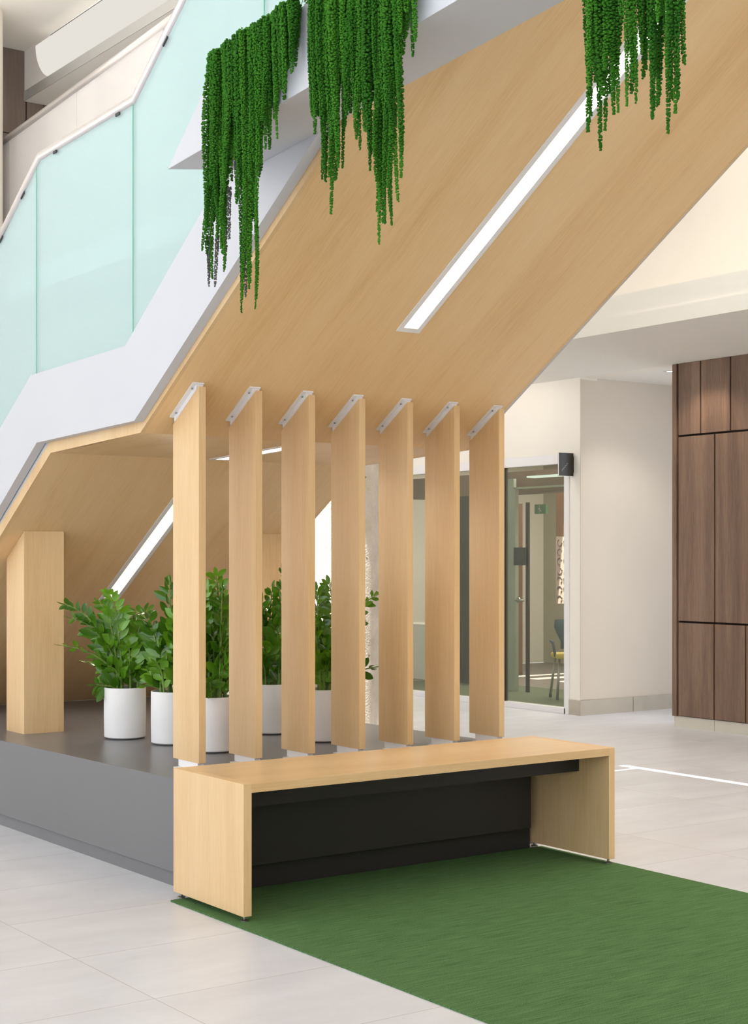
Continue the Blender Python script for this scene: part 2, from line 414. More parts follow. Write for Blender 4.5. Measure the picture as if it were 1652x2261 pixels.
w = thing('wall_right_panelled', '', 'wall'); del w['label'], w['category']; struct(w)
box('backing', WU + .03, WU + .2, -9, 3.318, .08, 2.60, M['black_gap'], w)
box('end_trim', WU - .005, WU + .2, 3.285, 3.325, .08, 2.596, M['walnut'], w, .002)
g = .012
rows = [(.085, .748, [3.275, 2.936, 2.655, 2.33, 1.95, 1.5, 1.1, .5, -1, -3, -5, -7, -9]), (.762, 2.072, [3.275, 2.930, 2.40, 1.95, 1.5, 1.0, .4, -1.5, -3.5, -5.5, -7.5, -9]), (2.086, 2.596, [3.275, 3.061, 2.788, 2.45, 2.0, 1.5, .8, -1, -3, -5, -7, -9])]
for z0, z1, vs in rows:
    for a, b in zip(vs, vs[1:]):
        box('panel', WU, WU + .03, b + g / 2, a - g / 2, z0, z1, M['walnut'], w, .0015)
struct(boxes('baseboard_panelled', [(WU + .01, WU + .2, 2.944, 3.318, 0, .08), (WU + .01, WU + .2, 1.9, 2.94, 0, .08), (WU + .01, WU + .2, -9, 1.896, 0, .08)], plain('pale_skirting', srgb(214, 208, 196), .6, noise=.03)))

# bulkhead with its cove: sloping soffit, fascia with a fine groove, upstand
bm = bmesh.new()
pr = [(5.54, 2.597), (4.75, 2.735), (4.75, 2.838), (4.775, 2.838), (4.775, 2.985), (4.80, 2.985), (4.80, 2.78), (5.54, 2.64)]
A = [bm.verts.new((x, -9, z)) for x, z in pr]; B = [bm.verts.new((x, 9, z)) for x, z in pr]
bm.faces.new(A); bm.faces.new(B[::-1])
for i in range(len(pr)): bm.faces.new((A[i], B[i], B[(i + 1) % len(pr)], A[(i + 1) % len(pr)]))
struct(link('ceiling_bulkhead', bm, M['ceiling']))
struct(box('wall_front_blocker', -3.5, 12, -9.2, -9.0, 0, HZ, M['wall']))  # unseen wall added behind the camera to cut light from the front

# ------------------------------------------------------------------ glazed office front and what stands behind it
wd = thing('window_1', '', 'window'); del wd['label'], wd['category']; struct(wd)
boxes('frame', [(WU - .01, WU + .06, 4.44, 7.6, 1.945, 2.02), (WU - .01, WU + .06, 4.44, 7.6, -.0, .045), (WU - .01, WU + .06, 4.40, 4.455, 0, 2.02)], M['white_trim'], wd, .002)
boxes('mullion', [(WU + .0, WU + .05, 5.19, 5.215, .045, 1.945)], plain('dark_mullion', srgb(70, 72, 66), .5), wd)
box('glass', WU + .02, WU + .03, 4.455, 5.19, .045, 1.945, M['glass_office'], wd)
box('glass', WU + .02, WU + .03, 5.215, 5.90, .045, 1.945, M['glass_office'], wd)
box('glass', WU + .02, WU + .03, 5.93, 7.6, .045, 1.945, M['glass_office'], wd)

struct(box('floor_office', WU, 12, 4.40, 9.0, -.1, -.002, M['office_floor']))
oh = [(7.62 + SX * 2.6, 9.3 + SX * 2.6, v0 + SY * 2.6, v1 + SY * 2.6) for v0, v1 in ((6.72, 6.86), (7.12, 7.30), (7.5, 7.62))]  # unseen slots added so sun streaks reach the office floor
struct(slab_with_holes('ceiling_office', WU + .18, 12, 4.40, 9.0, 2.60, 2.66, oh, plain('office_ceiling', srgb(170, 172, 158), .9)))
struct(box('wall_office_back', 9.4, 9.6, 4.40, 9.0, 0, 2.6, M['office_wall']))
struct(box('wall_office_side', WU + 1.8, 12, 4.30, 4.40, 0, 2.6, M['office_wall']))

tag(box('office_carpet', WU + .06, 6.95, 4.45, 7.6, 0, .008, M['office_green']), 'dark green carpet inside the glazed office, seen through the window', 'carpet')
pw = thing('patterned_wall_panel', 'mauve wall panel with dark curved links behind the office glass', 'wall panel', (8.0, 0, 0))
box('panel', 0, .05, 6.7, 7.25, .75, 1.43, M['pattern_bg'], pw)
bm = bmesh.new()
for i in range(6):
    for j in range(7):
        cy, cz = 6.74 + i * .09, .80 + j * .095
        a0 = random.choice((0, PI / 2, PI, -PI / 2))
        pts = [(-.004, cy + .034 * math.cos(a0 + t * PI * 1.35 / 6), cz + .034 * math.sin(a0 + t * PI * 1.35 / 6)) for t in range(7)]
        add_tube(bm, pts, .0045, 5)
link('link_pattern', bm, M['pattern_fg'], pw)
tag(box('wood_wall_panel', 8.0, 8.06, 6.7, 7.25, 1.435, 2.0, M['redwood']), 'brown timber panel above the patterned panel in the office', 'wall panel')
tag(box('timber_screen', 7.9, 7.96, 7.72, 7.92, 0, 1.78, M['redwood']), 'red-brown timber screen behind the office door handle', 'screen')
dr = thing('door_1', '', 'door', (6.5, 0, 0)); del dr['label'], dr['category']; struct(dr)
boxes('door_frame', [(0, .04, 6.15, 6.17, .0, 1.85), (0, .04, 5.5, 6.17, 1.835, 1.85), (.0, .03, 6.17, 6.26, .0, 1.93)], plain('door_frame_pale', srgb(160, 165, 150), .5), dr)
box('door_leaf', .01, .03, 5.985, 6.02, 0, 1.71, plain('door_stile_dark', srgb(46, 34, 27), .5), dr)
h = lathe('door_handle', [(0, -.01), (.026, -.01), (.026, 0), (.008, .004), (.008, .03), (0, .03)], M['steel'], dr, 24, (-.0, 6.115, .833)); h.rotation_euler = (0, -PI / 2, 0)
tube('lever', [(-.03, 6.115, .833), (-.03, 6.0, .829)], .008, M['steel'], dr, 8)
tag(box('ceiling_panel_light', 6.5, 6.9, 5.45, 5.995, 1.93, 1.945, M['panel_light']), 'rectangular glowing ceiling panel inside the glazed office', 'light')
dp = box('ceiling_drop', 6.6, 6.82, 5.0, 7.9, 1.80, 2.0, plain('office_drop_brown', srgb(120, 96, 78), .7)); tag(dp, 'brown dropped ceiling raft over the far part of the office', 'ceiling raft')
ds = thing('office_desk', 'white office counter behind the blue chair', 'desk', (7.0, 5.3, 0))
box('desk_top', 0, .5, 0, .75, .72, .76, M['desk'], ds, .003); box('desk_front', .05, .08, .05, .7, .45, .72, M['desk'], ds)
box('desk_leg', .1, .14, .05, .09, 0, .45, M['desk'], ds); box('desk_leg', .1, .14, .66, .7, 0, .45, M['desk'], ds)
ws = thing('wall_sign', 'dark square sign on the glass above the office door handle', 'sign', (6.46, 0, 0))
box('plate', 0, .012, 5.975, 6.125, 1.147, 1.306, plain('blue_black_plate', srgb(34, 40, 48), .35), ws)
ex = thing('exit_sign', 'small green running-man exit sign high in the office', 'sign', (6.75, 0, 0))
box('housing', 0, .03, 6.02, 6.17, 1.615, 1.70, M['sign_green'], ex)
bm = bmesh.new()
add_tube(bm, [(-.003, 6.10, 1.672), (-.003, 6.092, 1.65)], .005, 6); add_tube(bm, [(-.003, 6.092, 1.65), (-.003, 6.105, 1.635), (-.003, 6.102, 1.622)], .0035, 6)
add_tube(bm, [(-.003, 6.092, 1.65), (-.003, 6.08, 1.637), (-.003, 6.072, 1.64)], .0035, 6); add_tube(bm, [(-.003, 6.097, 1.667), (-.003, 6.112, 1.66), (-.003, 6.116, 1.65)], .003, 6)
add_tube(bm, [(-.003, 6.10, 1.681), (-.003, 6.1, 1.69)], .005, 6)
link('running_figure', bm, M['desk'], ex)
# blue office chair
ch = thing('office_chair', 'blue mesh office chair with a yellow seat behind the window', 'chair', (6.36, 5.33, .009), None, math.radians(-120))
bm = bmesh.new()
prof = [(.10, .62, .02), (.11, .56, .05), (.085, .50, .07), (.05, .44, .06), (.045, .37, .04)]
for a, z, d in [(0, 0, 0)]: pass
vs = []
for (hw, z, d) in prof:
    vs.append([bm.verts.new((.03 + d * .4 + .03 * abs(t) ** 2, t * hw, z + .06)) for t in (-1, -.5, 0, .5, 1)])
for a, b in zip(vs, vs[1:]):
    for i in range(4): bm.faces.new((a[i], a[i + 1], b[i + 1], b[i]))
o = link('backrest', bm, M['chair_blue'], ch, smooth=True); sm = o.modifiers.new('s', 'SOLIDIFY'); sm.thickness = .02
box('seat', -.16, .1, -.1, .1, .345, .39, M['chair_yellow'], ch, .015)
for s in (-1, 1):
    tube('armrest', [(.04, s * .1, .36), (.02, s * .115, .48), (-.08, s * .115, .49)], .012, M['chair_blue'], ch, 8)
    tube('leg', [(-.1, s * .07, .35), (-.16, s * .1, .02)], .011, M['steel'], ch, 8)
    tube('leg', [(.06, s * .07, .35), (.12, s * .1, .02)], .011, M['steel'], ch, 8)
for x in (-.16, .12):
    for s in (-1, 1):
        o = tube('caster', [(x, s * .1 - .01, .016), (x, s * .1 + .01, .016)], .016, M['gland'], ch, 12)
tag(box('office_partition', 7.6, 7.66, 7.95, 8.72, 0, 2.0, M['office_wall']), 'pale green-grey partition seen between the last wooden fins', 'partition')
tag(box('dark_office_panel', 6.7, 6.76, 6.78, 7.4, .009, 1.84, M['office_dark']), 'near-black tall panel in the office, between the last two fins', 'panel')
tag(box('office_cabinet', 6.7, 7.1, 7.62, 8.3, 0, .55, M['desk']), 'white low cabinet in the office beside the dark panel', 'cabinet')

# stair pictogram flag sign on the wall corner
sg = thing('stair_flag_sign', 'black projecting wall sign with a thin stair symbol', 'sign', (WU, 4.365, 1.93))
box('plate', -.145, -.004, -.012, .012, -.088, .088, M['black'], sg, .002)
box('edge_highlight', -.1475, -.1455, -.004, .006, -.086, .086, M['white_trim'], sg)  # white strip painted as the highlight along the black plate's edge
bm = bmesh.new()
x, z = -.122, -.052; st = []
for i in range(4):
    st.append((x, z)); z += .0145; st.append((x, z)); x += .0155
st.append((x, z))
for (a, b), (c, d) in zip(st, st[1:]):
    add_box(bm, min(a, c) - .0012, max(a, c) + .0012, -.0135, -.0121, min(b, d) - .0012, max(b, d) + .0012)
link('stair_symbol', bm, M['pink'], sg)
box('wall_bracket', -.006, 0, -.012, .012, -.06, .06, M['black'], sg)

# downlight in the alcove ceiling
dl = thing('downlight', 'small round recessed downlight in the alcove ceiling', 'light', (5.84, 3.62, 2.60))
lathe('trim_ring', [(.036, 0), (.058, 0), (.058, -.006), (.036, -.004)], M['white_trim'], dl, 32)
lathe('lamp', [(0, -.002), (.036, -.002)], M['downlight'], dl, 32)

# ------------------------------------------------------------------ concrete column
tag(lathe('concrete_column', [(.30, 0), (.30, HZ)], M['concrete'], None, 96, (2.72, 3.51, 0)), 'round pitted concrete column standing behind the stair', 'column')
tag(lathe('white_column', [(.42, 0), (.42, HZ)], M['wall'], None, 64, (2.06, 8.3, 0)), 'tall round white column on the far upper level', 'column')

# ------------------------------------------------------------------ grey platform under the stair
def pz(v): return .40 - .008 * max(0, v - .5)
pf = thing('display_platform', 'low grey laminate platform under the stair carrying the planters', 'platform', (0, 0, 0))
bm = bmesh.new()
out = [(.085, .50), (1.79, .50), (1.80, 4.25), (.03, 4.25)]
lo = [bm.verts.new((x, y, .055)) for x, y in out]; hi = [bm.verts.new((x, y, pz(y))) for x, y in out]
bm.faces.new(lo[::-1]); bm.faces.new(hi)
for i in range(4): bm.faces.new((lo[i], lo[(i + 1) % 4], hi[(i + 1) % 4], hi[i]))
link('body', bm, M['grey_lam'], pf, bevel=.0015)
box('front_panel', .085, 1.60, .392, .4995, .098, .40, M['dark_shaded_lam'], pf, .001)
box('plinth', .105, 1.64, .445, .53, 0, .0975, M['dark_shaded_lam'], pf)
bm = bmesh.new()
out = [(.098, .53), (1.76, .53), (1.77, 4.2), (.05, 4.2)]
lo = [bm.verts.new((x, y, 0)) for x, y in out]; hi = [bm.verts.new((x, y, .0548)) for x, y in out]
bm.faces.new(lo[::-1]); bm.faces.new(hi)
for i in range(4): bm.faces.new((lo[i], lo[(i + 1) % 4], hi[(i + 1) % 4], hi[i]))
link('toe_kick', bm, M['grey_lam'], pf)

# ------------------------------------------------------------------ carpet
tag(box('carpet', -.035, 1.70, -4.2, .44, 0, .006, M['carpet']), 'large green woven carpet laid on the tiles in front of the bench', 'carpet')

# ------------------------------------------------------------------ bench
bn = thing('bench', 'maple waterfall bench with slab ends on the green carpet', 'bench', (0, 0, 0))
BL, BD, BH, BT = 1.69, .485, .461, .031
box('seat', BT, BL - BT, 0, BD, BH - BT, BH, M['wood_h'], bn, .0008)
for x in (0, BL - BT):
    p = box('side_panel', x, x + BT, 0, BD, .024, BH, M['wood_v'], bn, .0008)
    for y in (.02, BD - .03):
        lathe('foot', [(0, .006), (.014, .006), (.014, .010), (.005, .013), (.005, .024), (0, .024)], M['steel'], p, 20, (x + BT / 2, y, 0))
box('apron', BT, BL - BT, .17, .20, .352, BH - BT, M['dark_shaded_lam'], bn)

# ------------------------------------------------------------------ stair geometry
def zs(v):  # underside of the stair
    if v < 1.03: return 1.875 - .63 * (v - .74)
    if v < 1.88: return 1.692 - (v - 1.03) * (1.692 - 1.662) / .85
    return 1.662 - .62 * (v - 1.88)
UL, UR = .15, 1.785
st = thing('staircase', 'large maple-clad staircase with white sides rising over the bench', 'staircase', (0, 0, 0))
T = .02
def soff(name, v0, v1, mat):
    z0, z1 = zs(v0 + 1e-6), zs(v1 - 1e-6)
    return prism(name, [(v0, z0), (v1, z1), (v1, z1 + T), (v0, z0 + T)], UL, UR, mat, st)
soff('upper_soffit', -2.3, 1.03, M['wood_soffit'])
soff('landing_soffit', 1.03, 1.88, M['wood_land'])
soff('lower_soffit', 1.88, 3.958, M['wood_soffit'])
# edge trim, set back behind the white side
vv = [-2.3, 1.03, 1.88, 3.955]
tz = [(v, zs(v) ) for v in vv]
poly = tz + [(v, z + .055) for v, z in tz[::-1]]
prism('edge_trim', poly, UL - .004, UL + .012, M['wood_v'], st)
prism('edge_trim', poly, UR - .012, UR + .004, M['wood_v'], st)
# white sides
low = [(-2.3, zs(-2.3) + .045), (1.0, 1.734), (1.935, 1.708), (3.95, 1.708 - .63 * 2.015)]
top = [(3.95, 1.99 - .585 * 1.95), (2.0, 2.008), (1.078, 2.032), (-2.3, 2.032 + .675 * 3.378)]
def side(x0, x1): return prism('side_panel', low + top, x0, x1, M['white_paint'], st)
side(.105, UL - .005); side(UR + .006, UR + .045)
# solid body and steps
pts = [(v, zs(v) + T + .002) for v in (-2.3, 1.03, 1.88, 3.92)] + [(4.2, .42)]
L = 1.90; stp = []
v = 1.95; z = L
stp.append((v, z)); 
dn = []
k = 0
while v < 4.1:
    z -= .175; dn.append((v, z)); v += .282; dn.append((v, z))
dn = [(min(a, 4.2), max(b, .45)) for a, b in dn]
upv = []
v = 1.05; z = L
while v > -2.2:
    upv.append((v, z)); z += .176; upv.append((v, z)); v -= .279
    upv.append((max(v, -2.3), z))
poly = pts + dn[::-1] + [(1.95, L)] + upv
bm = bmesh.new(); add_prism(bm, poly, UL, UR)
link('steps', bm, plain('stair_tread_grey', srgb(205, 203, 200), .6), st)

# white planter ledge crossing in front of the flight
def bz(v): return 2.482 + .068 * (.15 - v)
pl = thing('planter_ledge', 'white angular planter box along the stair side holding hanging amaranth', 'planter', (0, 0, 0))
bm = bmesh.new()
prof = [(.15, 0), (-2.75, 0), (-2.75, .24), (-.165, .24)]
A = [bm.verts.new((-.2, y, bz(y) + h)) for y, h in prof]; B = [bm.verts.new((.1035, y, bz(y) + h + .042)) for y, h in prof]
bm.faces.new(A); bm.faces.new(B[::-1])
for i in range(4): bm.faces.new((A[i], B[i], B[(i + 1) % 4], A[(i + 1) % 4]))
link('box', bm, M['white_paint'], pl, bevel=.001)

# ------------------------------------------------------------------ recessed linear lights
def linear(label, u0, u1, v0, v1, off, mat, power_col):
    t = thing('linear_light', label, 'light', (0, 0, 0), 'linear lights recessed in the stair soffit')
    fw = .022
    def P(v, d): 
        s = .63 if v1 < 1.03 else (.0353 if v1 < 1.9 else .62)
        n = math.sqrt(1 + s * s)
        return (v - d * s / n, zs(v) - d / n)
    def quad(x0, x1, a, b, d0, d1, bm):
        pa = [P(a, d0), P(b, d0), P(b, d1), P(a, d1)]; add_prism(bm, pa, x0, x1)
    bm = bmesh.new()
    quad(u0, u0 + fw, v0, v1, -.003, off, bm); quad(u1 - fw, u1, v0, v1, -.003, off, bm)
    quad(u0 + fw, u1 - fw, v1 - .02, v1, -.003, off, bm); quad(u0 + fw, u1 - fw, v0, v0 + .02, -.003, off, bm)
    bmesh.ops.recalc_face_normals(bm, faces=bm.faces)
    me = bpy.data.meshes.new('frame'); bm.to_mesh(me); bm.free(); me.materials.append(M['white_trim'])
    o = bpy.data.objects.new('frame', me); COL.objects.link(o); o.parent = t
    bm = bmesh.new(); quad(u0 + fw, u1 - fw, v0 + .02, v1 - .02, -.003, .002, bm)
    link('diffuser', bm, mat, t)
    return t
linear('long glowing linear light in the upper stair soffit', .925, 1.035, -1.35, .41, .004, M['diffuser'], None)
linear('short glowing linear light in the flat landing soffit', .91, 1.02, 1.13, 1.84, .004, M['diffuser'], None)
linear('warm linear light in the low soffit above the leftmost pot', .887, 1.0, 2.12, 2.965, .004, M['diffuser_low'], None)

# ------------------------------------------------------------------ timber fins
def make_fin():
    t = thing('wooden_fin', '', 'fin', (0, 0, 0), 'tall wooden fins standing between platform and stair')
    d, th = .205, .030
    fz, bz_ = 1.852 - .40, 1.852 - .63 * .205 - .40
    prism('board', [(0, .03), (d, .03), (d, bz_), (0, fz)], 0, th, M['wood_v'], t, .0008)
    # top bracket: plate under the soffit, web on the board, two screws
    z_at = lambda y: fz + .025 - .63 * y
    tb = bmesh.new()
    add_prism(tb, [(.012, z_at(.012) - .006), (.195, z_at(.195) - .006), (.195, z_at(.195) - .001), (.012, z_at(.012) - .001)], -.020, th)
    add_prism(tb, [(.015, z_at(.015) - .026), (.19, z_at(.19) - .026), (.19, z_at(.19) - .006), (.015, z_at(.015) - .006)], -.003, th - .004)
    bmesh.ops.recalc_face_normals(tb, faces=tb.faces)
    me = bpy.data.meshes.new('top_bracket'); tb.to_mesh(me); tb.free(); me.materials.append(M['white_trim'])
    o = bpy.data.objects.new('top_bracket', me); COL.objects.link(o); o.parent = t
    for y in (.035, .165):
        s = lathe('screw', [(0, 0), (.004, 0), (.004, .003), (0, .003)], M['steel'], o, 12, (-.009, y, z_at(y) - .0085))
        s.rotation_euler = (PI + math.atan(.63) * -1, 0, 0)
    boxes('base_bracket', [(-.027, th, .008, .152, .0, .004), (.002, th - .002, .012, .165, .004, .031)], M['white_trim'], t)
    return t
def copy_tree(o, parent=None):
    c = o.copy(); COL.objects.link(c)
    if parent: c.parent = parent
    for ch in kids(o): copy_tree(ch, c)
    return c
fin = make_fin()
us = [.243, .4925, .738, .982, 1.226, 1.474, 1.722]
fl = ['leftmost wooden fin, standing above the left end of the bench',
      'second wooden fin from the left, beside the pale-lit first one',
      'third wooden fin from the left, right of the gap with the tall plant',
      'middle wooden fin, fourth of the seven, in front of the white sunlit column',
      'fifth wooden fin from the left, right of the pitted concrete column',
      'sixth wooden fin, between the pale glass gap and the near-black gap',
      'rightmost wooden fin, next to the office window']
fins = [fin] + [copy_tree(fin) for _ in us[1:]]
for f, u, l in zip(fins, us, fl):
    f.location = (u, .738, .40); f['label'] = l

# ------------------------------------------------------------------ two boxed posts
def post(u0, u1, v0, v1, label):
    t = thing('wooden_post', label, 'post', (u0, v0, pz(v0)), 'square maple posts carrying the lower flight')
    z0 = pz(v0)
    prism('post_cladding', [(0, -.004), (v1 - v0, -.004), (v1 - v0, zs(v1) - z0 - .001), (0, zs(v0) - z0 - .001)], 0, u1 - u0, M['wood_v'], t, .001)
    prism('shadow_gap', [(.003, -.0035), (v1 - v0 - .003, -.0035), (v1 - v0 - .003, -.001), (.003, -.001)], -.001, u1 - u0 + .001, M['gland'], t)
post(.245, .445, 2.41, 2.62, 'square maple post left of the potted plants')
post(1.54, 1.74, 2.41, 2.62, 'square maple post far back, seen between second and third fin')

# ------------------------------------------------------------------ glass balustrade on the near side
def gz(v):
    if v < 1.078: return 2.032 + .675 * (1.078 - v)
    if v < 2.0: return 2.032 - (v - 1.078) * .026
    return 2.008 - .585 * (v - 2.0)
def rz(v):
    if v < 1.027: return 2.985 + .675 * (1.027 - v)
    if v < 1.935: return 2.985 - (v - 1.027) * .031
    return 2.957 - .61 * (v - 1.935)
def balustrade(u, label, group):
    t = thing('glass_balustrade', label, 'balustrade', (0, 0, 0), group)
    cuts = [-2.2, -.86, .066, 1.04, 1.972, 3.3]
    for a, b in zip(cuts, cuts[1:]):
        br = [x for x in (1.027, 1.078, 1.935, 2.0) if a + .002 < x < b - .002]
        vs_ = [a + .003] + br + [b - .003]
        poly = [(x, gz(x) - .10 if False else gz(x) + .001) for x in vs_] + [(x, rz(x) - .02) for x in vs_[::-1]]
        prism('glass_panel', poly, u + .01, u + .022, M['glass_teal'], t)
    for b in cuts[1:-1]:
        prism('glass_joint', [(b - .0026, gz(b) + .002), (b + .0026, gz(b) + .002), (b + .0026, rz(b) - .022), (b - .0026, rz(b) - .022)], u + .008, u + .0235, M['green_edge'], t)
    tube('handrail', [(u + .016, -2.2, rz(-2.2)), (u + .016, 1.027, rz(1.027)), (u + .016, 1.935, rz(1.935)), (u + .016, 3.3, rz(3.3))], .0205, M['alu'], t, 20)
    for v in (.55, .75, 1.15, 1.75, 2.1, 2.35):
        prism('rail_bracket', [(v, rz(v) - .028), (v + .035, rz(v + .035) - .028), (v + .035, rz(v + .035) - .017), (v, rz(v) - .017)], u + .004, u + .028, M['gland'], t)
balustrade(.11, 'pale teal glass balustrade with metal handrail, near side of the stair', None)
balustrade(UR + .01, 'far-side glass balustrade of the stair, seen through the near glass', None)

# ------------------------------------------------------------------ upper gallery rail and beam in the far top left
t = thing('gallery_railing', 'straight metal handrail over clear glass on the far upper gallery', 'railing', (0, 0, 0))
tube('handrail', [(2.5, 8.9, 4.765), (2.5, 2.0, 5.17)], .030, M['alu'], t, 20)
cuts = [8.9, 8.1, 6.75, 5.3, 3.9, 2.1]
for a, b in zip(cuts, cuts[1:]):
    za, zb = 4.765 + (8.9 - a) * .0587, 4.765 + (8.9 - b) * .0587
    prism('glass_panel', [(a - .004, 3.6), (b + .004, 3.6), (b + .004, zb - .03), (a - .004, za - .03)], 2.495, 2.507, M['glass_far'], t)
struct(box('floor_gallery', 2.45, 3.2, 4.2, 9.0, 3.4, 3.6, M['white_paint']))
struct(boxes('ceiling_beam', [(2.985, 4.2, 2.0, 8.955, 5.41, HZ)], plain('beam_paint', srgb(222, 218, 213), .8)))
struct(box('trim_2', 2.978, 2.9848, 2.0, 8.955, 5.41, 5.50, plain('beam_grey_strip', srgb(160, 158, 152), .7)))  # darker grey band along the bottom of the beam face
t = thing('pendant_light', 'long white curved light fitting fixed along the upper beam', 'light', (0, 0, 0))
bm = bmesh.new()
arc = [(-.17 * math.sin(a) , 5.52 + .30 * (1 - math.cos(a))) for a in [i * PI / 2 / 8 for i in range(9)]]
prof = [(2.984, 5.50), (2.984, 5.75)] + [(2.984 - .12 * math.cos(a), 5.75 - .25 * math.sin(a)) for a in [i * PI / 2 / 8 for i in range(9)]]
A = [bm.verts.new((x, 8.42, z)) for x, z in prof]; B = [bm.verts.new((x, 3.0, z)) for x, z in prof]
bm.faces.new(A[::-1]); bm.faces.new(B)
for i in range(len(prof)): bm.faces.new((A[i], A[(i + 1) % len(prof)], B[(i + 1) % len(prof)], B[i]))
link('cover', bm, M['pendant'], t)
box('slot', 2.865, 2.88, 3.2, 8.1, 5.752, 5.758, M['gland'], t)

# ------------------------------------------------------------------ hanging amaranth
def strand_mesh(name, length, seed, mat):
    rnd = random.Random(seed)
    bm = bmesh.new()
    tmpl = bmesh.new(); bmesh.ops.create_icosphere(tmpl, subdivisions=1, radius=1.0)
    tv = [v.co.copy() for v in tmpl.verts]; tf = [[v.index for v in f.verts] for f in tmpl.faces]; tmpl.free()
    z = 0.0; ph1, ph2 = rnd.random() * 6, rnd.random() * 6
    while z < length:
        f = z / length
        R = .0105 * (1 - .55 * f ** 2) * (.85 + .3 * rnd.random())
        if f > .97: R *= .6
        ox = .006 * math.sin(z * 9 + ph1); oy = .006 * math.sin(z * 7 + ph2)
        n = 5
        a0 = rnd.random() * 6
        for i in range(n):
            a = a0 + i * 2 * PI / n + rnd.uniform(-.3, .3)
            rr = rnd.uniform(.0030, .0052) * (1 - .35 * f)
            c = Vector((ox + R * .62 * math.cos(a), oy + R * .62 * math.sin(a), -z + rnd.uniform(-.003, .003)))
            vs = [bm.verts.new(c + v * rr) for v in tv]
            for fc in tf: bm.faces.new([vs[k] for k in fc])
        z += .0062
    me = bpy.data.meshes.new(name); bm.to_mesh(me); bm.free()
    for p in me.polygons: p.use_smooth = True
    me.materials.append(mat)
    return me
protos = {}
for L_ in (.2, .35, .5, .7, .9):
    protos[L_] = [strand_mesh('strand', L_, 11 * i + int(L_ * 100), M['strand']) for i in range(3)]
ENV1 = [(-0.142, 2.154), (-0.159, 2.074), (-0.193, 2.066), (-0.215, 2.198), (-0.249, 2.076), (-0.276, 2.236), (-0.298, 2.308), (-0.314, 2.353), (-0.331, 2.411), (-0.352, 2.27), (-0.384, 1.939), (-0.405, 2.003), (-0.436, 1.943), (-0.452, 2.184), (-0.475, 2.324), (-0.5, 2.395), (-0.538, 2.4), (-0.568, 2.413), (-0.6, 2.529), (-0.636, 2.579), (-0.672, 2.605)]
ENV2 = [(-0.752, 2.445), (-0.759, 2.427), (-0.777, 2.379), (-0.802, 2.266), (-0.822, 2.243), (-0.847, 2.142), (-0.862, 2.26), (-0.878, 2.282), (-0.9, 2.262), (-0.928, 2.375), (-0.949, 2.34), (-0.975, 2.294), (-0.988, 2.392), (-1.006, 2.357), (-1.027, 2.229), (-1.054, 2.221), (-1.07, 2.116), (-1.095, 2.026), (-1.111, 2.067), (-1.131, 2.07), (-1.145, 2.12), (-1.154, 2.177), (-1.162, 2.356), (-1.188, 2.536), (-1.211, 2.477)]
ENV3 = [(-1.863, 2.179), (-1.877, 2.138), (-1.889, 2.091), (-1.9, 2.165), (-1.914, 2.14), (-1.927, 2.157), (-1.942, 2.165), (-1.961, 2.162), (-1.986, 2.159), (-1.996, 2.244), (-2.011, 2.264), (-2.028, 2.219), (-2.044, 2.203), (-2.057, 2.13), (-2.068, 2.124), (-2.083, 2.08), (-2.093, 2.157), (-2.109, 2.116), (-2.122, 2.139), (-2.133, 2.26), (-2.155, 2.214)]
